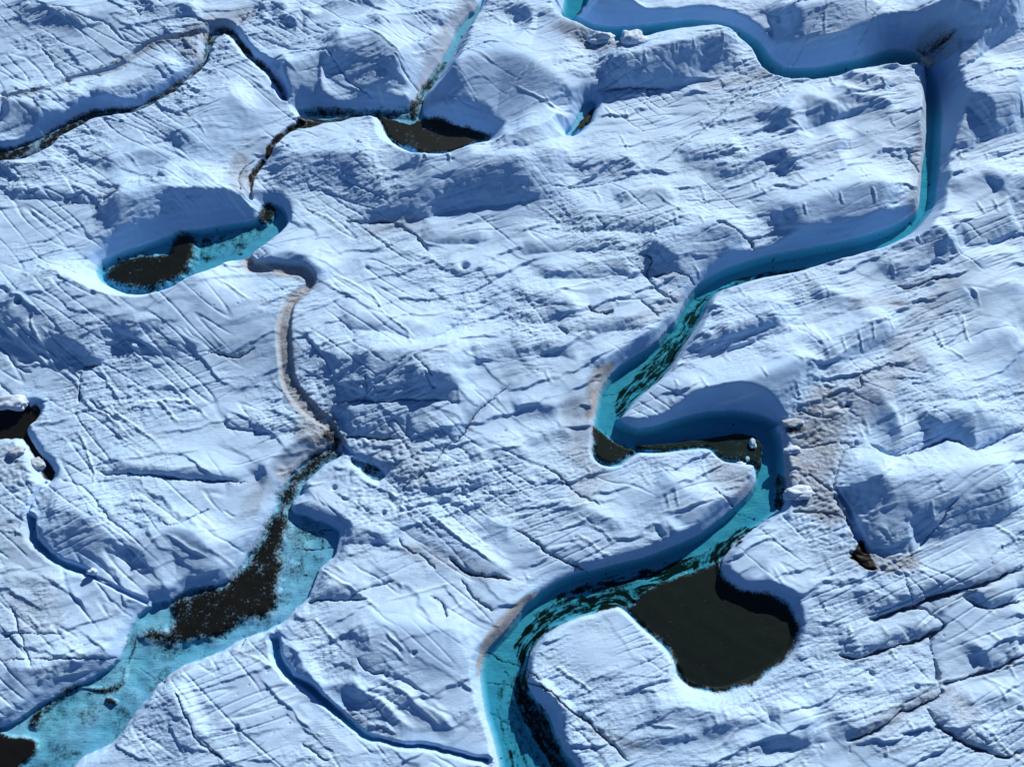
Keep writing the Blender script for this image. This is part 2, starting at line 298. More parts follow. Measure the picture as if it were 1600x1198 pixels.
# broad dips of the surface: x, y, radius across px, radius up px, gradient falling away from the sun
DIPS = [
 (1530, 500, 110, 90, .20), (1560, 330, 80, 60, .12), (270, 520, 210, 70, .11), (600, 600, 140, 60, .09), (600, 1080, 140, 80, .15), (1250, 1140, 190, 45, .12), (130, 845, 100, 60, .12), (300, 870, 90, 45, .12), (1520, 790, 120, 45, .10),
 (560, 120, 110, 50, .10), (150, 60, 220, 60, .09), (700, 460, 160, 60, .08), (1180, 440, 120, 60, .08), (1480, 960, 120, 60, .10), (420, 540, 60, 60, .05), (1400, 200, 120, 60, .06), (900, 880, 120, 40, .10), (1270, 18, 70, 24, -.14), (1500, 30, 90, 30, -.08), (960, 1010, 80, 50, -.06), (850, 700, 90, 60, -.07), (1080, 220, 180, 60, -.05), (1200, 840, 60, 40, -.06), (1340, 740, 60, 40, -.06), (180, 980, 110, 50, -.05), (1350, 480, 90, 40, -.06),
]
# ------------------------------------------------------------------ meltwater outlines
RIVER = pts('880,-110 881,0 878,18 877,24 888,32 905,41 925,52 945,57 966,62 1000,60 1020,55 1060,50 1110,47 1130,50 1150,58 1172,68 1182,80 1190,98 1200,109 1215,116 1235,122 1265,124 1300,120 1330,111 1360,107 1385,102 1405,102 1430,100 1444,100 1448,108 1449,140 1449,200 1447,240 1442,262 1440,300 1438,315 1434,328 1425,335 1400,350 1370,362 1330,373 1285,382 1240,391 1200,398 1150,412 1120,425 1100,437 1088,447 1080,457 1070,472 1055,500 1043,512 1030,530 1010,545 985,560 965,575 950,590 940,608 935,622 930,645 928,675 925,700 929,713 940,722 955,725 970,722 985,712 1000,704 1020,704 1050,702 1080,698 1105,696 1115,700 1125,710 1135,717 1150,720 1166,722 1180,724 1183,740 1180,755 1170,770 1155,785 1135,802 1110,822 1085,838 1060,850 1030,862 1000,872 960,882 925,890 900,895 870,908 845,925 835,935 822,945 805,965 785,990 765,1010 755,1025 751,1050 752,1080 757,1110 765,1140 772,1165 780,1198 800,1290 815,1400 945,1400 925,1280 900,1198 885,1180 870,1150 860,1120 845,1105 830,1080 820,1062 822,1045 826,1025 835,1010 850,992 875,975 905,962 930,956 945,948 965,945 980,955 1000,975 1025,995 1045,1015 1057,1035 1060,1050 1070,1063 1090,1074 1115,1081 1140,1079 1170,1068 1200,1052 1225,1030 1240,1012 1246,990 1242,960 1232,942 1215,932 1190,928 1165,923 1145,915 1130,903 1127,885 1133,868 1145,850 1165,835 1185,822 1200,811 1215,800 1223,795 1226,770 1225,735 1223,700 1218,680 1212,668 1216,661 1195,650 1175,645 1150,641 1120,641 1090,645 1060,653 1030,663 1005,668 990,667 974,661 970,655 973,648 985,635 1000,618 1020,600 1045,578 1060,555 1075,530 1090,508 1100,490 1110,470 1122,455 1140,445 1165,437 1200,427 1230,423 1260,416 1290,407 1330,396 1370,386 1400,376 1425,364 1445,345 1460,322 1464,300 1467,270 1470,240 1472,200 1472,170 1467,140 1460,118 1452,103 1440,90 1425,80 1400,75 1375,80 1345,90 1310,97 1280,104 1250,106 1225,104 1212,95 1200,82 1188,65 1170,52 1140,38 1105,31 1075,31 1040,34 1000,39 960,41 930,38 915,32 905,26 901,21 908,14 920,0 940,-110')
POND_W = pts('150,425 160,408 185,395 205,388 235,378 262,368 285,359 310,357 345,352 380,346 400,342 408,335 412,322 425,318 440,322 448,335 447,348 435,362 415,375 398,390 380,402 355,406 330,418 300,432 270,446 240,455 210,457 180,452 158,440')
POND_N = pts('589,182 597,195 605,212 622,225 645,235 668,240 700,238 725,230 750,220 768,213 755,205 735,200 710,194 685,188 667,181 661,172 664,150 675,132 690,112 705,88 720,60 735,35 752,10 775,-60 765,-60 748,8 733,22 718,40 711,50 707,62 698,80 688,100 678,112 667,128 657,143 651,158 645,168 625,172 590,170 560,170 530,171 500,169 470,169 466,178 480,183 500,187 530,186 545,181 560,179 580,178')
LAKE = pts('524,693 505,701 485,712 467,728 451,745 440,765 431,785 426,800 413,830 400,850 385,870 360,905 330,915 300,918 268,935 240,940 234,947 215,960 203,980 195,1005 185,1030 165,1045 135,1062 100,1080 60,1100 30,1122 0,1135 -60,1160 -160,1220 -160,1380 -20,1330 60,1255 110,1198 130,1180 165,1165 180,1150 205,1120 225,1095 245,1070 275,1045 310,1030 345,1018 375,1000 400,989 415,983 430,976 445,968 460,950 475,940 482,925 490,910 500,890 520,870 528,850 530,830 515,820 495,812 477,804 462,800 455,791 458,781 473,772 475,757 487,741 511,722 534,709')
SOUTH = triples('430,994,11 432,1010,11 434,1030,12 447,1047,12 465,1062,11 492,1085,11 513,1101,11 541,1125,11 558,1138,11 581,1152,10 608,1159,8 640,1165,7 672,1166,7 700,1174,7 728,1181,7 762,1190,6')
WEST_POOL = pts('-90,645 0,640 30,640 55,634 63,640 52,658 40,670 46,684 58,705 73,722 84,738 78,750 70,742 60,722 48,702 38,684 20,684 0,685 -90,700')
WEST_RUN = triples('50,806,6 47,820,9 52,840,10 65,856,10 80,869,10 100,881,10 120,889,10 136,896,7')
NW = triples('-130,300,28 -30,250,24 0,240,21 25,238,20 60,225,19 90,205,13 120,190,10 150,176,8 200,171,5 225,163,4 250,150,4 275,135,4 300,115,4 318,95,6 324,75,9 329,60,10 341,50,10 355,48,8 370,62,9 385,82,9 405,100,7 420,115,6 435,135,5 447,155,5')
POOL_E = pts('883,208 893,210 905,203 920,190 929,175 931,160 925,155 915,162 905,172 900,185 893,197')
POOL_C = pts('548,716 565,720 585,727 602,741 592,750 577,745 562,734 548,724')
WATERS = [
 # name, outline, bank slope up-picture, bank slope down-picture, greatest depth, level, label, category
 ('meltwater_river', RIVER, 1.3, 2.0, 1.5, -.9, 'turquoise and deep blue meltwater river winding down the right half, with a dark lagoon', 'river'),
 ('meltwater_pond', POND_W, .9, 1.6, 1.0, -1.05, 'round-ended pond on the left, black floor and turquoise shallows', 'pond'),
 ('meltwater_pond', POND_N, .9, 1.3, .6, -1.0, 'dark brown pond near the top with a thin stream running into it', 'pond'),
 ('meltwater_lake', LAKE, .8, .9, .62, -0.95, 'wide shallow turquoise lake with a black silt middle, lower left corner', 'lake'),
 ('meltwater_stream', stroke_outline(SOUTH), 2.6, 2.0, 1.0, -0.5, 'narrow blue stream along the bottom between the lake and the river', 'stream'),
 ('meltwater_pool', WEST_POOL, 1.1, 1.1, .4, -0.9, 'black pool with a short dark outlet at the left edge', 'pool'),
 ('meltwater_stream', stroke_outline(WEST_RUN), 2.4, 1.6, .7, -0.5, 'short teal stream under a scalloped ice bank at the left', 'stream'),
 ('meltwater_stream', stroke_outline(NW), 2.0, 1.8, .4, -0.65, 'thin dark brown stream looping through the upper left corner', 'stream'),
 ('meltwater_pool', POOL_E, 1.4, 1.4, .6, -0.35, 'small slanted teal pool below the long ice scarp near the top', 'pool'),
 ('meltwater_pool', POOL_C, .8, .8, .4, -0.7, 'tiny teal pool among rough hummocks left of centre', 'pool'),
]
# silt on the beds: outline, cover 0-1, streak 0-1, soft edge m, name, label
SILT = [
 (pts('162,432 165,418 185,405 215,395 262,392 265,372 290,362 305,365 308,380 302,405 290,425 270,440 230,450 195,450 172,443'), .95, 0, 1.5, 'oval bed of black silt in the round-ended left pond'),
 (pts('300,365 345,355 380,349 402,345 412,322 425,320 432,335 420,352 400,370 375,390 340,402 308,405'), .40, 0, 1.0, None),
 (pts('402,345 410,322 425,319 430,332 415,350'), .85, 0, .4, None),
 (pts('589,180 597,195 605,212 622,225 645,235 668,240 700,238 725,230 750,220 768,213 735,200 690,189 665,182 655,186 640,192 615,184'), .93, 0, .7, 'black silt floor of the dark pond near the top'),
 (pts('641,168 652,150 668,126 690,98 700,95 690,115 674,134 664,152 660,175 648,178'), .66, .2, .4, None), (stroke_outline(triples('474,176,12 540,176,12 600,176,14 645,177,14')), .62, .2, .5, None), (pts('640,165 655,150 663,155 660,172 650,185 640,178'), .7, 0, .3, None),
 (pts('466,196 470,182 500,186 545,181 590,178 585,183 545,188 520,197 490,210 470,212 445,225 430,240 425,255 408,270 400,290 399,312 395,312 394,288 402,266 416,252 422,238 435,222 455,205'), .85, 0, .3, 'black silt strung along the small stream above the left pond'),
 (pts('526,694 505,702 485,713 467,729 451,746 440,766 431,786 424,803 410,834 385,873 340,914 268,934 268,965 262,978 225,985 209,995 225,1004 255,1006 262,1014 310,1006 350,990 375,975 420,962 438,935 442,900 440,860 452,825 454,790 472,772 475,757 487,742 511,722 532,710'), .89, 0, 1.5, 'long black silt bank in the middle of the lower left lake'),
 (pts('440,830 465,820 485,850 480,890 465,930 440,950 425,962 438,935'), .35, 0, 1.0, None),
 (stroke_outline(triples('214,990,8 206,1020,7 196,1050,9 186,1070,12 165,1078,12 130,1072,12 105,1080,12 80,1095,12 60,1115,16 48,1138,20')), .62, 0, .5, None),
 (pts('165,1088 180,1090 186,1096 178,1100 168,1096'), .9, 0, .25, None),
 (pts('-160,1200 -50,1148 0,1147 35,1150 56,1160 50,1180 25,1200 -50,1260 -160,1330'), 1.0, 0, .5, 'black silt patch at the bottom left corner of the lake'),
 (pts('1116,452 1102,480 1087,507 1071,535 1052,565 1022,598 992,624 971,650 962,640 958,620 975,600 1000,575 1030,545 1055,515 1075,485 1100,462'), .70, 1, .4, 'streaky black silt along the right side of the turquoise river bend'),
 (pts('928,668 940,668 955,680 970,692 992,702 985,712 970,722 950,725 930,715 925,697'), .95, 0, .8, 'black silt corner where the river doubles back'),
 (pts('990,694 1010,690 1050,687 1090,683 1130,675 1160,672 1185,680 1197,695 1195,715 1190,735 1182,745 1180,724 1150,719 1130,716 1115,701 1105,697 1060,702 1010,704'), .92, .35, .4, 'black silt shelf inside the upper loop of the river'),
 (pts('1218,735 1225,745 1226,775 1219,799 1211,790 1212,760'), .75, .4, .3, 'slim black silt streak by the right bank of the river loop'),
 (pts('985,945 1000,927 1030,909 1060,898 1100,886 1127,872 1127,890 1130,903 1165,923 1215,932 1242,960 1247,990 1241,1013 1200,1053 1140,1080 1090,1075 1059,1050 1044,1015 1000,975 970,945'), .98, 0, .7, 'brown-black silt floor filling the big lagoon'),
 (pts('1190,824 1165,838 1127,872 1060,898 1000,930 985,945 930,953 860,985 832,1012 822,1045 812,1035 803,1010 815,985 840,955 880,925 930,905 990,890 1050,875 1110,850 1160,820'), .70, 1, .4, 'streaks of black silt sweeping past the lagoon mouth'),
 (pts('822,1045 828,1080 845,1105 860,1125 870,1150 885,1180 920,1300 900,1300 848,1180 830,1150 815,1120 800,1090 803,1070 808,1050'), .75, .6, .4, 'black silt bar along the right bank at the bottom of the river'),
 (pts('775,1060 805,1055 815,1120 850,1180 868,1215 800,1215 785,1160 776,1110'), .40, .5, .6, None),
 (pts('1120,450 1160,438 1200,428 1262,416 1262,410 1200,418 1160,427 1130,440'), .6, .5, .3, None),
 (7, .74, 0, .35, 'brown-black silt lining the thin stream in the upper left'),
 (5, 1.0, 0, .2, 'black silt of the pool at the left edge'),
 (pts('893,208 905,202 920,189 929,176 930,165 920,175 908,188 900,198'), .95, 0, .25, None),
 (9, .55, 0, .4, None),
 (stroke_outline(triples('30,160,6 80,150,8 110,130,8 150,118,7 190,108,7 220,85,8 250,72,8 290,68,12 322,58,14')), .42, 0, .5, None), (stroke_outline(triples('455,755,20 490,725,24 520,700,20 530,682,14')), .72, 0, .6, None),
 (pts('1330,850 1322,868 1320,878 1332,885 1343,896 1358,896 1352,880 1345,866 1337,848'), 1.0, 0, .2, 'black wet silt below the blue ice dome on the right'),
 (pts('958,72 960,88 965,94 985,92 1004,86 985,82 968,76'), .95, 0, .2, 'black silt under the two ice blocks near the top'),
 (pts('907,12 914,6 912,24 904,26 901,20'), .8, 0, .3, None), (pts('1395,104 1405,94 1420,96 1422,103'), .7, 0, .2, None), (pts('1200,108 1203,88 1208,95 1216,105 1206,112'), .25, 0, .3, None),
 (pts('520,700 532,700 540,690 530,670 510,672 505,690'), .5, 0, .5, None), (pts('1222,672 1235,668 1258,674 1245,682 1228,684'), .6, 0, .3, None),
 (pts('1438,86 1448,78 1462,79 1472,86 1470,98 1456,101 1444,94'), .48, 0, .7, None), (pts('40,640 62,630 66,642 50,652'), .5, 0, .3, None), (pts('735,897 760,893 770,900 745,905'), .5, 0, .3, None), (pts('1430,1148 1440,1120 1450,1130'), .0, 0, .3, None),
]
# grime on the crust: stroke (x, y, width), strength
GRIME = [
 ('385,405,16 398,424,18 440,428,20 475,434,20 489,447,18 482,462,20 462,482,20 452,512,22 450,560,22 455,600,22 468,625,24 490,650,26 518,668,24', 1.0),
 ('378,250,16 378,275,34 388,305,26', .65), ('836,928,6 812,948,18 785,978,22 758,1012,14 748,1050,7', 1.0), ('955,573,8 935,595,26 924,630,22 920,652,12', .9), ('905,640,50 910,700,54 930,745,44 905,775,30', .42),
 ('1290,630,50 1270,700,84 1255,760,70 1290,796,50', .75), ('1320,640,60 1370,600,50 1420,560,40', .42), ('1400,545,36 1440,500,34 1480,450,30', .32), ('1340,872,34 1375,885,26 1420,880,20', .8), ('1440,108,14 1441,200,20 1434,290,26 1425,325,22', .5),
 ('880,66,26 930,84,30 990,92,24', .6), ('1100,140,14 1160,132,16 1200,122,16', .4), ('735,10,22 700,60,24 675,110,22 655,160,22', .5), ('300,66,26 340,46,34 385,30,26', .5), ('20,162,14 80,150,16 110,130,14 150,118,12 190,108,12 220,85,12 250,72,14 290,68,16 322,58,14', .7),
 ('0,800,40 40,860,60 60,960,80', .28), ('0,705,40 30,745,44', .4), ('490,680,50 520,690,40', .8), ('1330,1150,16 1400,1115,22 1450,1085,22', .5), ('1470,1080,30 1500,1110,40', .45), ('1130,740,50 1160,765,40', .5), ('1385,105,20 1430,108,20', .6), ('1445,80,34 1470,98,20', .6),
 ('300,85,30 320,95,20', .5), ('430,120,8 445,150,8', .5), ('600,700,60 660,740,50', .3), ('440,740,26 480,700,26', .5), ('395,790,30 420,760,26', .35), ('640,860,24 700,880,30 760,900,20', .35), ('540,1110,16 620,1150,16', .3), ('1000,1170,12 930,1140,14', .4), ('580,362,24 640,352,24', .35), ('1330,480,18 1400,475,24', .35), ('1010,500,24 1060,470,20', .35), ('300,1040,10 260,1062,10', .4),
]
# dry channels cut into the ice: stroke (x, y, width), depth m
CHANNELS = [
 ('388,400,12 398,424,17 440,428,19 475,434,19 489,447,17 482,462,16 462,482,17 452,512,19 450,560,19 455,600,19 468,625,20 490,650,20 518,668,14 530,690,10', .5),
 ('395,318,7 397,290,7 406,268,8 422,250,9 432,235,10 450,215,10 470,200,12', .9), ('25,162,9 80,150,9 110,130,8 150,118,7 190,108,7 220,85,7 250,72,7 290,68,8 322,60,8', .6), ('1302,770,6 1318,800,7 1332,835,9 1345,862,12', .7), ('958,66,8 966,82,16 990,86,10', .8), ('1440,84,14 1455,90,20', .7), ('78,750,5 66,768,5 57,786,5 50,806,5', .7), ('136,896,5 160,907,6 190,922,6 234,944,7', .7), ('535,700,8 552,716,8', .5),
]

# ------------------------------------------------------------------ height of the ice
Z = np.zeros(SH); SMOOTH = np.zeros(SH)
for (x, y, rx, ry, h) in SWELLS:
    gx_, gy_ = ground(x, y); mv, mh = mpp(x, max(y, 0))
    Z += .55 * h * np.exp(-(((X - gx_) / (rx * mh)) ** 2 + ((Y - gy_) / (ry * mv)) ** 2))
for (x, y, rx, ry, g) in DIPS:
    gx_, gy_ = ground(x, y); mv, mh = mpp(x, y)
    q = np.exp(-((((X - gx_) / (rx * mh)) ** 2 + ((Y - gy_) / (ry * mv)) ** 2)) ** 1.5)
    Z += g * (math.sin(_a) * (X - gx_) + math.cos(_a) * (Y - gy_)) * q
Z += 0.4 * perlin(X / 24, Y / 17, 11) + 0.22 * perlin(X / 11, Y / 7, 12)

def world_line(s, z=0.0, n=4):
    P = pts(s) if isinstance(s, str) else s
    return [ground(x, y, z) for x, y in catmull(P, n)]

for (s, wf, wb, k, sm) in RIDGES:
    P = pts(s); cx, cy = P[len(P) // 2]; mv, mh = mpp(cx, max(cy, 0))
    wf_, wb_ = wf * mv, wb * mv; A = k * wf_ * (1.16 - .42 * sm); pw = 1.45 - .3 * sm
    r = line_dist(world_line(P), max(wf_, wb_), sm < .75, True)
    if r is None: continue
    win, d, al, S = r
    S = S * np.clip(d / .25, 0, 1); S = .5 + .5 * S
    e = 0.10 * wf_
    s_ = np.sqrt(d * d + e * e) - e
    f = S * np.clip(1 - s_ / wf_, 0, 1) ** pw + (1 - S) * np.clip(1 - s_ / wb_, 0, 1) ** 1.6
    tp = sstep(0, .22, al) * sstep(0, .22, 1 - al)
    Z[win] += A * f * tp
    SMOOTH[win] = np.maximum(SMOOTH[win], sm * tp * (S * sstep(1.15, .8, d / wf_) + (1 - S) * sstep(.35, 0, d / wb_)))
for (s, w, k) in TOES:
    P = pts(s); cx, cy = P[len(P) // 2]; mv, mh = mpp(cx, max(cy, 0))
    w_ = w * mv; A = k * w_ * 1.35
    r = line_dist(world_line(P), 4 * w_, True, True)
    if r is None: continue
    win, d, al, S = r
    t = d / w_
    f = np.where(t < 1, (1 - (1 - np.clip(t, 0, 1)) ** 2), np.clip(1 - (t - 1) / 3, 0, 1) ** 1.5) * np.clip(-S, 0, 1)
    Z[win] += A * f * sstep(0, .2, al) * sstep(0, .2, 1 - al)

# structure of the weathered crust: foliation rising to the right, joints falling to the right, humps, pits
ANG = math.radians(21)
bend = 5.0 * perlin(X / 30, Y / 30, 21)
a = X * math.cos(ANG) + Y * math.sin(ANG); b = -X * math.sin(ANG) + Y * math.cos(ANG) + 0.25 * bend
rough = 0.40 + 1.5 * perlin(X / 15, Y / 12, 22) + 0.8 * perlin(X / 5, Y / 4, 23)
rough = np.clip(rough, 0.06, 1.35)
def humps(sa, sb, k, seed):
    """rounded humps parted by creases, steeper on the side away from the sun"""
    f = np.abs(perlin(a / sa, b / sb, seed))
    return np.abs(perlin(a / sa, (b + k * f) / sb, seed))
n1 = humps(7.0, 2.6, 1.6, 31)
n2 = humps(2.6, 1.05, .65, 32)
n3 = humps(1.0, .46, .25, 33)
n4 = perlin(X / 0.34, Y / 0.34, 34)
dune = perlin(a / 13, b / 5.5, 35); dune = perlin(a / 13, (b + 2.2 * dune) / 5.5, 35)
Z += .17 * dune * (1 - .7 * np.clip(SMOOTH, 0, 1))
crust = 0.28 * (n1 - .2) + 0.27 * (n2 - .2) * rough + 0.19 * (n3 - .2) * rough + 0.06 * n4 * rough
def scarps(ang, lam, amp, seed, wav=1.1):
    """rows of small ice scarps: gentle sunlit back, short steep face towards the camera, each fading in and out"""
    c, s_ = math.cos(ang), math.sin(ang)
    u = X * c + Y * s_; v = -X * s_ + Y * c + .3 * bend
    ph = v / lam + wav * perlin(u / (lam * 5), v / (lam * 3), seed) + .35 * perlin(u / (lam * 1.2), v / (lam * .8), seed + 1) + .12 * perlin(u / (lam * .35), v / (lam * .3), seed + 2)
    row = np.floor(ph); fr = ph - row
    on = sstep(-.04, .30, perlin(u / (lam * 3.2), row * 7.31 + .5, seed + 3) + .06)
    return .72 * amp * on * np.where(fr < .12, fr / .12, ((1 - fr) / .88) ** 1.6)
westish = sstep(10, -25, X + 6 * w1)
crust += scarps(math.radians(20), 3.0, .50, 101) * (1 - .45 * westish)
crust += scarps(math.radians(24), 1.25, .21, 111) * rough * (1 - .3 * westish)
crust += scarps(math.radians(-33), 3.4, .36, 121) * (.25 + .75 * westish)
crust += scarps(math.radians(-38), 1.5, .16, 131) * rough * (.2 + .8 * westish)
crust += scarps(math.radians(6), 1.9, .20, 141) * np.clip(rough, 0, 1)
crust += scarps(math.radians(22), .62, .075, 151) * rough + scarps(math.radians(-36), .7, .07, 161) * rough * (.2 + .8 * westish)
# joints
AJ = math.radians(-38)
ja = X * math.cos(AJ) + Y * math.sin(AJ); jb = -X * math.sin(AJ) + Y * math.cos(AJ) + 0.2 * bend
j = perlin(ja / 16, jb / 2.4, 41)
jm = sstep(.05, .35, perlin(X / 13, Y / 13, 42) + 0.1 - 0.004 * X)
crust -= 0.15 * np.clip(1 - np.abs(j) / 0.06, 0, 1) * jm
j2 = perlin(a / 14, b / 1.6, 43)
jm2 = sstep(-.05, .3, perlin(X / 12, Y / 12, 44) + 0.003 * X)
crust -= 0.15 * np.clip(1 - np.abs(j2) / 0.075, 0, 1) * jm2
# pits
pn = perlin(X / 0.62, Y / 0.5, 45)
pit = sstep(.42, .62, pn) * sstep(.0, .35, perlin(X / 6, Y / 5, 46))
crust -= 0.16 * pit
calm = 1 - 0.70 * np.clip(SMOOTH, 0, 1)
Zc = Z + crust * calm
fine_grime = pit * 0.8 * calm + 0.12 * np.clip(1 - np.abs(j2) / 0.05, 0, 1) * jm2

# ------------------------------------------------------------------ carve the meltwater beds
sd_all = np.full(SH, 9.0); wid = np.full(SH, -1, np.int8); gY = np.zeros(SH); slope_f = np.ones(SH); slope_n = np.ones(SH); dmax = np.ones(SH); LV = np.full(SH, -1.6)
for i, (nm, outline, sf, sn, dm, WL, lab, cat) in enumerate(WATERS):
    P = water_outline(outline, 1.0 if nm == 'meltwater_river' else (.7 if sn > 1.2 else .3), WL)
    sd, gx1, gy1 = poly_sd(P, 9.0, nm not in ('meltwater_river', 'meltwater_pond'))
    k = sd < sd_all
    sd_all = np.where(k, sd, sd_all); wid[k] = i; gY = np.where(k, gy1, gY)
    slope_f = np.where(k, sf, slope_f); slope_n = np.where(k, sn, slope_n); dmax = np.where(k, dm, dmax); LV = np.where(k, WL, LV)
far = sstep(-.5, .5, gY)
sl = slope_n * (1 - far) + slope_f * far
lg = ground(1130, 1085); sl = sl * (1 - .62 * np.exp(-(((X - lg[0]) / 13) ** 2 + ((Y - lg[1]) / 6) ** 2)))
sl = sl * (1 + 0.35 * perlin(X / 6, Y / 6, 51))
cap = LV + .02 * np.sin(sd_all * 7.5 + 2.5 * perlin(X / 9, Y / 9, 53)) * sstep(0, .5, sd_all) + 0.04 + sl * np.clip(sd_all, 0, None) ** 1.06 + 0.5 * np.clip(sd_all - 4.5, 0, None) ** 2 + (.7 + .3 * (1 - far)) * crust * sstep(.4 - .3 * (1 - far), 2.5 - 1.5 * (1 - far), sd_all)
kk = 0.45
h_ = np.clip(0.5 + 0.5 * (cap - Zc) / kk, 0, 1)
land = cap * (1 - h_) + Zc * h_ - kk * h_ * (1 - h_)
lev = LV + 0.03 + 0.25 * np.clip(sd_all, 0, 1.6)
land = np.where(sd_all < 3, np.maximum(land, lev), land)
polish = sstep(2.4, .4, sd_all) * (.25 + .75 * far)
bed = LV - np.minimum(dmax, 0.25 + 2.0 * np.clip(-sd_all, 0, None)) + (0.10 * perlin(X / 2.2, Y / 1.6, 52) + np.where(wid == 3, .34 * perlin(XS / 5, YS / 4, 54) + .16 * perlin(XS / 1.7, YS / 1.4, 55), 0)) * sstep(0, 1.2, -sd_all) + 0.05 * n3 * sstep(0, .6, -sd_all)
Z = np.where(sd_all > 0, land, np.minimum(bed, LV - 0.015))
Zn = Z.copy()

# dry channels
silt = np.zeros(SH); core_s = np.zeros(SH); grime = np.zeros(SH); blue = np.zeros(SH)
for (s, dep) in CHANNELS:
    P = triples(s); C = catmull(P, 4); ce = P[len(P) // 2]; mv, mh = mpp(ce[0], max(ce[1], 0)); m = 0.5 * (mv + mh)
    wmax = max(p[2] for p in P) * m
    line = [ground(x, y, -1.0) for x, y, w in C]; wid_t = np.array([w for x, y, w in C]) * m / 2
    r = line_dist(line, wmax * 1.6, False)
    if r is None: continue
    win, d, al = r
    hw = np.interp(al, np.linspace(0, 1, len(wid_t)), wid_t)
    t = np.abs(d) / hw
    base = Z[win]
    Z[win] = base - dep * (1 - sstep(.55, 1.35, t)) * (sd_all[win] > .3) * np.minimum(1, np.maximum(0, (base - LV[win] + .3)))
    polish[win] = np.maximum(polish[win], .7 * (1 - sstep(.8, 1.5, t)))

# cracks and raised veins
for (s, w, dep, gr) in CRACKS:
    P = pts(s); cx, cy = P[len(P) // 2]; mv, mh = mpp(cx, max(cy, 0)); hw = max(w * 0.5 * (mv + mh) * 0.42, 0.09)
    r = line_dist(world_line(P), hw * 5)
    if r is None: continue
    win, d, al = r
    d = d + .16 * perlin(X[win] / .7, Y[win] / .7, 62) + .10 * perlin(X[win] / .33, Y[win] / .33, 63)
    tp = sstep(0, .1, al) * sstep(0, .1, 1 - al)
    wv = hw * np.clip(.85 + 1.5 * perlin(X[win] / 2.2, Y[win] / 2.2, 61), .15, 1.8)
    v = np.clip(1 - np.abs(d) / np.maximum(wv, .05), 0, 1) * tp
    under = sd_all[win] < 0.2
    Z[win] -= np.where(under, 0.25, 1.0) * dep * v ** .8 + 0.10 * np.exp(-(d / (hw * 2.6)) ** 2) * tp * ~under
    grime[win] = np.maximum(grime[win], gr * np.clip(v * 1.6, 0, 1) + 0.35 * gr * np.exp(-(d / (hw * 3)) ** 2) * tp * ~under)
    silt[win] = np.maximum(silt[win], np.where(under, gr * np.clip(v * 1.3, 0, 1), np.where(gr > .55, .8 * (gr - .3) * v, 0)))
rng = random.Random(5)
VE = [(pts(s), .12) for s in VEINS]; vein = np.zeros(SH)
for k in range(150):                                                 # more healed fractures, across the foliation on the right
    px, py = rng.uniform(560, 1600), rng.uniform(0, 1190)
    if rng.random() < .5: px = rng.uniform(1000, 1600)
    L = rng.uniform(10, 38); an = math.radians(rng.gauss(68, 9))
    VE.append(([(px, py), (px + L * math.cos(an) * .5 + rng.uniform(-2, 2), py + L * math.sin(an) * .5), (px + L * math.cos(an), py + L * math.sin(an))], rng.uniform(.04, .10)))
for k in range(330):                                                 # thin straight fractures in three families
    px, py = rng.uniform(0, 1600), rng.uniform(0, 1198); q = rng.random()
    an = rng.gauss(37, 5) if q < (.62 if px < 800 else .25) else (rng.gauss(-40, 6) if q < (.85 if px < 800 else .40) else rng.gauss(-15, 4))
    L = rng.uniform(30, 150) * (.6 + .4 * py / 1198); an = math.radians(an); c, s_ = math.cos(an), math.sin(an); o1 = rng.uniform(-3, 3)
    VE.append(([(px, py), (px + L * c * .5 + o1 * s_, py + L * s_ * .5 - o1 * c), (px + L * c, py + L * s_)], rng.choice([-.13, -.11, -.09, .07, .09])))
for P, hh in VE:
    r = line_dist(world_line(P), 1.0)
    if r is None: continue
    win, d, al = r
    tp = sstep(0, .25, al) * sstep(0, .25, 1 - al)
    v = np.exp(-(d / .17) ** 2) * tp * (sd_all[win] > .4)
    if hh < 0:
        Z[win] += hh * np.exp(-(d / .12) ** 2) * tp * (sd_all[win] > .4) * calm[win] ** .5; continue
    vein[win] = np.maximum(vein[win], v * min(1, hh / .10))
    Z[win] += hh * v - 0.05 * np.exp(-((d - .42) / .25) ** 2) * tp * (sd_all[win] > .4)

# single melt holes
for (px, py, rp, dep) in [(727, 420, 6, 1.0), (605, 1055, 4, .5), (650, 1022, 4, .4), (1325, 633, 5, .8), (1363, 1052, 4, .5), (1430, 1075, 4, .4), (600, 802, 4, .5), (522, 760, 4, .5), (1590, 1108, 5, .4), (45, 487, 6, .4), (62, 510, 4, .3), (1340, 690, 3, .4), (370, 1135, 4, .5)]:
    x, y = ground(px, py); m = mpp(px, py)[1]; q = np.hypot(XS - x, YS - y) / (rp * m)
    Z -= dep * np.exp(-(q ** 3)); grime = np.maximum(grime, .5 * np.exp(-(q ** 3)))

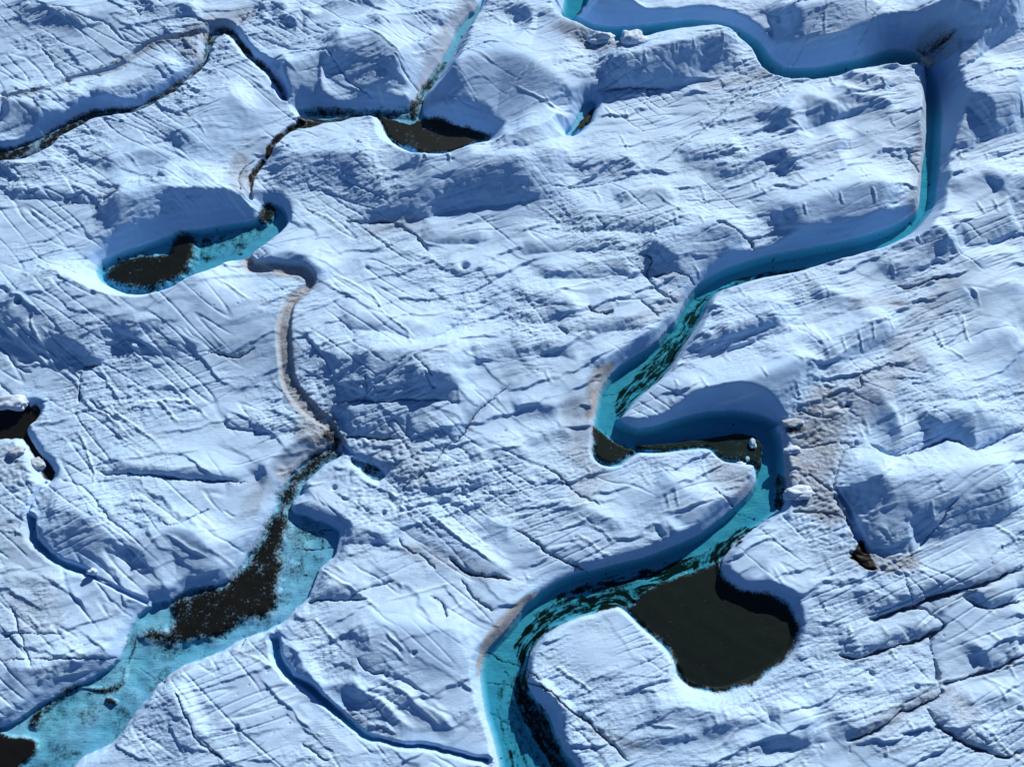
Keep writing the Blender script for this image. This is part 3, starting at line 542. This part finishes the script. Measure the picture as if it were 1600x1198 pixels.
# ------------------------------------------------------------------ silt and grime cover
R, Cn = SH
def sample(F, x, y):
    r = np.clip(np.searchsorted(ys, y), 0, R - 1); c = np.clip(np.searchsorted(us, x / half[r]), 0, Cn - 1)
    return F[r, c]
sp = perlin(X / 0.34, Y / 0.34, 71); sp2 = perlin(X / 0.8, Y / 0.8, 72); sp3 = perlin(X / 2.4, Y / 2.4, 73)
streak = .8 * perlin(sd_all * 1.7 + 1.2 * sp3, (X + Y) * 0.16 + 0.5 * sp3, 74) + 0.7 * perlin(sd_all * 4.2 + sp3, (X + Y) * 0.4, 75) + .25 * sp2
silt_id = np.full(SH, -1, np.int8)
for i, (outline, cov, st, soft, lab) in enumerate(SILT):
    if cov <= 0: continue
    if isinstance(outline, int):
        sd = np.where(wid == outline, sd_all - .1, 5.0)
    else:
        cx, cy = np.mean(outline, axis=0); c0 = ground(cx, cy, -1.0); zl = float(sample(LV, np.array(c0[0]), np.array(c0[1]))) - .15
        P = [ground(x, y, zl) for x, y in (catmull(outline, 2, True) if len(outline) < 40 else outline)]
        sd, _, _ = poly_sd(P, 5.0, True)
    m = sstep(soft, -soft, sd + .35 * soft * sp2)
    g = (1 - st) * (0.15 * sp + 0.3 * sp2 + .35 * sp3) + st * (1.0 * streak + .25 * sp)
    c = np.clip(cov * m * 1.0 + g * (.18 + 1.0 - np.abs(2 * np.clip(cov * m, 0, 1) - 1) ** 2) * 1.15, 0, 1) * (m > .02)
    if lab is not None: silt_id[(m > .5) & (c > silt) & (sd_all < 1.0 if cov < .97 else sd < 5)] = i
    silt = np.maximum(silt, c); core_s = np.maximum(core_s, cov * m * (1 - .5 * st))
silt = np.where((wid == 3) & (sd_all < 0), np.maximum(silt, np.clip(.30 + .55 * perlin(XS / 3.5, YS / 2.6, 78) + .3 * sp2, 0, .52)), silt)
silt = np.where(sd_all < -.2, np.maximum(silt, .75 * sstep(.42, .62, sp2 + .35 * sp + .3 * sp3)), silt)
Z = np.where(sd_all < 0, LV - (LV - Z) * (1 - .72 * sstep(.3, .9, core_s)), Z)
for (s, k) in GRIME:
    P = triples(s); C = catmull(P, 3); ce = P[len(P) // 2]; mv, mh = mpp(ce[0], max(ce[1], 0)); m = 0.5 * (mv + mh)
    line = [ground(x, y, -.6) for x, y, w in C]; wt = np.array([w for x, y, w in C]) * m / 2
    r = line_dist(line, wt.max() * 2.2)
    if r is None: continue
    win, d, al = r
    hw = np.interp(al, np.linspace(0, 1, len(wt)), wt)
    e = np.maximum(0, np.abs(d) / hw)
    v = k * sstep(1.5, .6, e + .35 * sp3[win] + .15 * sp2[win])
    grime[win] = np.maximum(grime[win], v * np.clip(1 + .5 * sp2[win] + .4 * sp3[win], 0, 1.3))
grime = np.clip(grime + fine_grime * .6 + .10 * np.clip(perlin(X / 9, Y / 6, 76) + .4 * sp3, 0, 1), 0, 1)
grime = np.where(sd_all < 0, grime * .25, grime)
blue = np.clip(polish * .8 + .45 * SMOOTH + .25 * sstep(.1, .5, perlin(X / 4, Y / 3, 77)), 0, 1)
# hummocky rubble where the grime lies thick
hum = np.zeros(SH)
for (s, w) in [('1290,640 1270,700 1255,760 1290,796', 70), ('1345,872 1375,885 1410,882', 26), ('500,665 525,690', 30), ('560,700 620,740 590,770', 60), ('15,720 30,770', 50), ('920,70 980,92', 28)]:
    r = line_dist(world_line(s), w * .1)
    if r is None: continue
    win, d, al = r
    hum[win] = np.maximum(hum[win], sstep(w * .1, w * .05, np.abs(d)))
lump = perlin(XS / 1.3, YS / .95, 81); lump = np.abs(lump)
Z += hum * (sd_all > .5) * (0.3 * (lump - .18) * np.clip(1 + 2.2 * perlin(X / 3, Y / 3, 83), .1, 2) + .12 * perlin(X / .55, Y / .45, 82))

# ------------------------------------------------------------------ materials
def new_mat(name):
    m = bpy.data.materials.new(name); m.use_nodes = True; nt = m.node_tree; nt.nodes.clear()
    return m, nt, nt.nodes, nt.links

def mixc(nt, fac, A, B):
    n = nt.nodes.new('ShaderNodeMix'); n.data_type = 'RGBA'
    for sock, v in ((n.inputs[0], fac), (n.inputs[6], A), (n.inputs[7], B)):
        if hasattr(v, 'is_linked') or isinstance(v, bpy.types.NodeSocket): nt.links.new(v, sock)
        elif isinstance(v, (int, float)): sock.default_value = v
        else: sock.default_value = (*v, 1)
    return n.outputs[2]

def mth(nt, op, A, B=None, clamp=False):
    n = nt.nodes.new('ShaderNodeMath'); n.operation = op; n.use_clamp = clamp
    for sock, v in ((n.inputs[0], A), (n.inputs[1], B)):
        if v is None: continue
        if isinstance(v, bpy.types.NodeSocket): nt.links.new(v, sock)
        else: sock.default_value = v
    return n.outputs[0]

def tex(nt, scale, detail=3, rough=.55, vec=None):
    n = nt.nodes.new('ShaderNodeTexNoise'); n.inputs['Scale'].default_value = scale; n.inputs['Detail'].default_value = detail; n.inputs['Roughness'].default_value = rough
    if vec is not None: nt.links.new(vec, n.inputs['Vector'])
    return n.outputs['Fac']

def attr(nt, name):
    n = nt.nodes.new('ShaderNodeAttribute'); n.attribute_name = name
    return n.outputs['Fac']

def ice_material():
    m, nt, N, L = new_mat('weathered_ice')
    geo = N.new('ShaderNodeNewGeometry'); pos = geo.outputs['Position']
    nA, nB, nC = tex(nt, .35, 3, .55, pos), tex(nt, 3.5, 3, .6, pos), tex(nt, 14, 2, .6, pos)
    white = mixc(nt, nA, (.285, .525, .90), (.40, .635, .94))
    white = mixc(nt, mth(nt, 'MULTIPLY', nB, .55), white, (.60, .79, .97))
    col = mixc(nt, mth(nt, 'MULTIPLY', attr(nt, 'blue'), .75), white, (.30, .545, .92))
    col = mixc(nt, mth(nt, 'MULTIPLY', attr(nt, 'vein'), .8), col, (.56, .79, .98))
    g = mth(nt, 'MULTIPLY', attr(nt, 'grime'), mth(nt, 'ADD', -.35, mth(nt, 'MULTIPLY', tex(nt, 5.5, 4, .7, pos), 2.4)), True)
    dirt = mixc(nt, nB, (.10, .108, .125), (.24, .265, .31))
    dirt = mixc(nt, attr(nt, 'pol'), dirt, (.33, .325, .31))
    col = mixc(nt, mth(nt, 'MULTIPLY', g, .95), col, dirt)
    sv = mth(nt, 'ADD', attr(nt, 'silt'), mth(nt, 'MULTIPLY', mth(nt, 'SUBTRACT', tex(nt, 3.6, 5, .72, pos), .5), 1.25))
    ramp = N.new('ShaderNodeMapRange'); ramp.inputs['From Min'].default_value = .30; ramp.inputs['From Max'].default_value = .78
    L.new(sv, ramp.inputs['Value'])
    mud = mixc(nt, tex(nt, .9, 5, .7, pos), (.0025, .0021, .0018), (.0095, .0076, .0062))
    col = mixc(nt, ramp.outputs[0], col, mud)
    bs = N.new('ShaderNodeBsdfPrincipled'); L.new(col, bs.inputs['Base Color'])
    bs.inputs['Roughness'].default_value = .62; bs.inputs['Specular IOR Level'].default_value = .22
    bump = N.new('ShaderNodeBump'); bump.inputs['Strength'].default_value = .55; bump.inputs['Distance'].default_value = .16
    mp = N.new('ShaderNodeMapping'); mp.inputs['Rotation'].default_value = (0, 0, math.radians(-21)); mp.inputs['Scale'].default_value = (.9, 5.5, 3)
    L.new(pos, mp.inputs['Vector'])
    mp2 = N.new('ShaderNodeMapping'); mp2.inputs['Rotation'].default_value = (0, 0, math.radians(36)); mp2.inputs['Scale'].default_value = (.8, 4.5, 3)
    L.new(pos, mp2.inputs['Vector'])
    st = mth(nt, 'ADD', tex(nt, 1.0, 3, .6, mp.outputs[0]), mth(nt, 'MULTIPLY', tex(nt, 1.0, 3, .6, mp2.outputs[0]), .7))
    vo = N.new('ShaderNodeTexVoronoi'); vo.inputs['Scale'].default_value = 2.6; L.new(pos, vo.inputs['Vector'])
    hole = N.new('ShaderNodeMapRange'); hole.inputs['From Min'].default_value = .05; hole.inputs['From Max'].default_value = .22
    L.new(vo.outputs['Distance'], hole.inputs['Value'])
    hgt = mth(nt, 'ADD', mth(nt, 'ADD', tex(nt, 4.5, 4, .7, pos), mth(nt, 'MULTIPLY', nC, .35)), mth(nt, 'ADD', mth(nt, 'MULTIPLY', st, .9), mth(nt, 'MULTIPLY', hole.outputs[0], .35)))
    L.new(hgt, bump.inputs['Height'])
    fade = mth(nt, 'MULTIPLY', mth(nt, 'ADD', .16, mth(nt, 'MULTIPLY', attr(nt, 'rgh'), .36)), mth(nt, 'SUBTRACT', 1.0, mth(nt, 'MULTIPLY', attr(nt, 'silt'), .97)))
    L.new(fade, bump.inputs['Strength'])
    L.new(bump.outputs[0], bs.inputs['Normal'])
    out = N.new('ShaderNodeOutputMaterial'); L.new(bs.outputs[0], out.inputs['Surface'])
    return m

def water_material():
    m, nt, N, L = new_mat('meltwater')
    fr = N.new('ShaderNodeFresnel'); fr.inputs['IOR'].default_value = 1.333
    tr = N.new('ShaderNodeBsdfTransparent'); gl = N.new('ShaderNodeBsdfGlossy'); gl.inputs['Roughness'].default_value = .06
    bump = N.new('ShaderNodeBump'); bump.inputs['Strength'].default_value = .15; bump.inputs['Distance'].default_value = .02
    geo = N.new('ShaderNodeNewGeometry')
    L.new(tex(nt, 3.0, 3, .6, geo.outputs['Position']), bump.inputs['Height'])
    L.new(bump.outputs[0], gl.inputs['Normal'])
    mx = N.new('ShaderNodeMixShader'); L.new(mth(nt, 'MULTIPLY', fr.outputs[0], mth(nt, 'SUBTRACT', 1.0, geo.outputs['Backfacing'])), mx.inputs[0]); L.new(tr.outputs[0], mx.inputs[1]); L.new(gl.outputs[0], mx.inputs[2])
    ab = N.new('ShaderNodeVolumeAbsorption'); ab.inputs['Color'].default_value = (.32, .78, .78, 1); ab.inputs['Density'].default_value = .78
    out = N.new('ShaderNodeOutputMaterial'); L.new(mx.outputs[0], out.inputs['Surface']); L.new(ab.outputs[0], out.inputs['Volume'])
    return m

ICE, WATER = ice_material(), water_material()

def rock_material(name, c1, c2, rough=.7):
    m, nt, N, L = new_mat(name)
    tc = N.new('ShaderNodeNewGeometry')
    bs = N.new('ShaderNodeBsdfPrincipled'); L.new(mixc(nt, tex(nt, 1.8, 5, .65, tc.outputs['Position']), c1, c2), bs.inputs['Base Color'])
    bs.inputs['Roughness'].default_value = rough; bs.inputs['Specular IOR Level'].default_value = .25
    bump = N.new('ShaderNodeBump'); bump.inputs['Strength'].default_value = .6; bump.inputs['Distance'].default_value = .06
    L.new(tex(nt, 6, 4, .65, tc.outputs['Position']), bump.inputs['Height']); L.new(bump.outputs[0], bs.inputs['Normal'])
    out = N.new('ShaderNodeOutputMaterial'); L.new(bs.outputs[0], out.inputs['Surface'])
    return m
BLOCK_ICE = rock_material('block_ice', (.40, .57, .84), (.60, .75, .92))
BLOCK_GREY = rock_material('grimy_block_ice', (.28, .34, .42), (.48, .62, .80))
STONE = rock_material('pale_stone', (.46, .42, .34), (.70, .65, .56))

# ------------------------------------------------------------------ meshes
def tag(o, label, cat, kind=None, group=None):
    o['label'] = label; o['category'] = cat
    if kind: o['kind'] = kind
    if group: o['group'] = group
    return o

def mesh_object(name, co, quads, mat, smooth=True, attrs=None):
    me = bpy.data.meshes.new(name)
    me.vertices.add(len(co)); me.vertices.foreach_set('co', np.ascontiguousarray(co, np.float32).ravel())
    nq = len(quads)
    me.loops.add(nq * 4); me.loops.foreach_set('vertex_index', np.ascontiguousarray(quads, np.int32).ravel())
    me.polygons.add(nq); me.polygons.foreach_set('loop_start', np.arange(0, nq * 4, 4, dtype=np.int32))
    me.update(calc_edges=True)
    if smooth: me.polygons.foreach_set('use_smooth', np.ones(nq, bool))
    for k, v in (attrs or {}).items():
        at = me.attributes.new(k, 'FLOAT', 'POINT'); at.data.foreach_set('value', np.ascontiguousarray(v, np.float32))
    me.materials.append(mat)
    o = bpy.data.objects.new(name, me); scene.collection.objects.link(o)
    return o

R, Cn = SH
idx = np.arange(R * Cn).reshape(SH)
Q = np.stack([idx[:-1, :-1], idx[:-1, 1:], idx[1:, 1:], idx[1:, :-1]], -1).reshape(-1, 4)
CO = np.stack([X, Y, Z], -1).reshape(-1, 3)
AT = {'rgh': np.clip(rough * calm, 0, 1.4).ravel(), 'vein': vein.ravel(), 'pol': polish.ravel(), 'silt': silt.ravel(), 'grime': grime.ravel(), 'blue': blue.ravel()}
sid = silt_id.ravel(); sv = silt.ravel()
face_id = sid[Q].max(1); face_id = np.where((sid[Q] == face_id[:, None]).sum(1) >= 3, face_id, -1)
def submesh(name, sel):
    q = Q[sel]; u, inv = np.unique(q, return_inverse=True)
    return mesh_object(name, CO[u], inv.reshape(-1, 4), ICE, True, {k: v[u] for k, v in AT.items()})
glacier = submesh('glacier', face_id < 0)
tag(glacier, 'blue-white weathered glacier ice with ridges, cracks and grime', 'glacier', 'structure')
for i, (o_, cov, st, soft, lab) in enumerate(SILT):
    if lab is None: continue
    sel = face_id == i
    if sel.sum() < 40: continue
    tag(submesh('silt', sel), lab, 'silt', 'stuff')

# meltwater: closed bodies whose sides run inside the ice
CW = 0.5
gx0, gy0, gnx, gny = -125.0, -30.0, 500, 360
cxs = gx0 + CW * (np.arange(gnx) + .5); cys = gy0 + CW * (np.arange(gny) + .5)
GX, GY = np.meshgrid(cxs, cys)
near_sd = np.min([sample(sd_all, GX + ox, GY + oy) for ox in (-.25, 0, .25) for oy in (-.25, 0, .25)], axis=0)
near_id = sample(wid, GX, GY)
for i, (nm, outline, sf, sn, dm, WL, lab, cat) in enumerate(WATERS):
    cell = (near_sd < .45) & (near_id == i)
    cell[0, :] = cell[-1, :] = False; cell[:, 0] = cell[:, -1] = False
    verts, faces, vid = [], [], {}
    zt, zb = WL, WL - dm - .9
    def V(ix, iy, top):
        k = (ix, iy, top)
        if k not in vid:
            vid[k] = len(verts); verts.append((gx0 + ix * CW, gy0 + iy * CW, zt if top else zb))
        return vid[k]
    for iy, ix in zip(*np.nonzero(cell)):
        faces.append((V(ix, iy, 1), V(ix + 1, iy, 1), V(ix + 1, iy + 1, 1), V(ix, iy + 1, 1)))
        faces.append((V(ix, iy, 0), V(ix, iy + 1, 0), V(ix + 1, iy + 1, 0), V(ix + 1, iy, 0)))
        if not cell[iy - 1, ix]: faces.append((V(ix, iy, 0), V(ix + 1, iy, 0), V(ix + 1, iy, 1), V(ix, iy, 1)))
        if not cell[iy + 1, ix]: faces.append((V(ix + 1, iy + 1, 0), V(ix, iy + 1, 0), V(ix, iy + 1, 1), V(ix + 1, iy + 1, 1)))
        if not cell[iy, ix - 1]: faces.append((V(ix, iy + 1, 0), V(ix, iy, 0), V(ix, iy, 1), V(ix, iy + 1, 1)))
        if not cell[iy, ix + 1]: faces.append((V(ix + 1, iy, 0), V(ix + 1, iy + 1, 0), V(ix + 1, iy + 1, 1), V(ix + 1, iy, 1)))
    o = mesh_object(nm, np.array(verts), np.array(faces), WATER, False)
    tag(o, lab, cat, 'structure')

# ------------------------------------------------------------------ loose blocks of ice
import bmesh
def block(name, px, py, wpx, hpx, height, label, mat, seed, rot=0.0, sink=.42, group=None, cat='ice block', zg=-.5):
    x, y = ground(px, py, zg); z = float(sample(Z, np.array(x), np.array(y)))
    x, y = ground(px, py, z + height * .3); mv, mh = mpp(px, max(py, 0))
    z = float(sample(Z, np.array(x), np.array(y)))
    bm = bmesh.new(); bmesh.ops.create_icosphere(bm, subdivisions=4, radius=1.0)
    off = Vector((seed * 7.3, seed * 3.1, seed * 1.7))
    for v in bm.verts:
        p = v.co.copy()
        q = Vector([math.copysign(abs(c) ** .9, c) for c in p])
        d = 1 + .42 * mnoise.noise(p * 1.2 + off) + .22 * mnoise.noise(p * 2.7 + off) + .10 * mnoise.noise(p * 6 + off) + .04 * mnoise.noise(p * 14 + off)
        v.co = q * d
        v.co.x *= wpx * mh * .5; v.co.y *= max(hpx * mv * .5 - height * .1, .3); v.co.z *= height * .62
    me = bpy.data.meshes.new(name); bm.to_mesh(me); bm.free()
    for p in me.polygons: p.use_smooth = True
    me.materials.append(mat)
    o = bpy.data.objects.new(name, me); scene.collection.objects.link(o)
    o.location = (x, y, z + height * (.62 - sink)); o.rotation_euler = (0, 0, rot)
    return tag(o, label, cat, None, group)

B = [
 ('ice_block', 940, 66, 42, 17, 1.5, 'long pale ice block left of the black gap by the top river', BLOCK_ICE, 1, .1),
 ('ice_block', 985, 74, 37, 26, 1.7, 'rounded white ice block right of the black gap by the top river', BLOCK_ICE, 2, .2),
 ('ice_block', 1027, 57, 30, 11, 1.0, 'small flat ice block on the shore right of the rounded block', BLOCK_ICE, 3, .15),
 ('boulder', 1455, 89, 24, 16, .9, 'single pale tan stone in a dark hollow at the river corner', STONE, 4, .1),
 ('ice_block', 1176, 693, 10, 17, .5, 'tallest white ice chunk lying on the black silt shelf', BLOCK_ICE, 5, 0),
 ('ice_block', 1166, 719, 6, 5, .3, 'tiny white ice chunk at the foot of the black silt shelf', BLOCK_ICE, 6, 0),
 ('ice_block', 1157, 725, 15, 8, .5, 'low white ice chunk on the island shore below the silt shelf', BLOCK_ICE, 7, 0),
 ('ice_block', 145, 893, 17, 11, .8, 'pale ice block at the end of the short teal stream', BLOCK_ICE, 8, .2),
 ('ice_block', 163, 908, 17, 8, .6, 'flat ice block just right of the stream-end block', BLOCK_ICE, 9, -.2),
 ('ice_block', 1248, 770, 46, 22, 1.0, 'big blue-white ice hummock in the grimy ground beside the river loop', BLOCK_ICE, 10, .15),
 ('ice_block', 1304, 642, 54, 26, 1.1, 'largest pale hummock above the grimy ground right of the river', BLOCK_GREY, 11, .2),
 ('ice_block', 1238, 660, 30, 15, .8, 'mid-sized hummock at the river corner below the blue ice face', BLOCK_GREY, 12, .1),
 ('ice_block', 1239, 703, 26, 13, .7, 'lumpy white hummock on the right bank midway down the river loop', BLOCK_ICE, 13, .1),
 ('ice_block', 17, 628, 46, 24, 1.2, 'rounded ice block above the black pool at the left edge', BLOCK_ICE, 14, 0),
 ('ice_block', 26, 706, 24, 18, .8, 'lumpy grey ice block just below the black pool', BLOCK_GREY, 15, .3),
 ('ice_block', 60, 726, 26, 20, .8, 'grey ice block left of the dark outlet of the pool', BLOCK_GREY, 16, -.5),
]
for (nm, px, py, w, h, hh, lab, mat, sd_, rot) in B:
    block(nm, px, py, w, h, hh, lab, mat, sd_, rot, cat='boulder' if nm == 'boulder' else 'ice block', group=None if nm == 'boulder' else 'loose ice blocks')
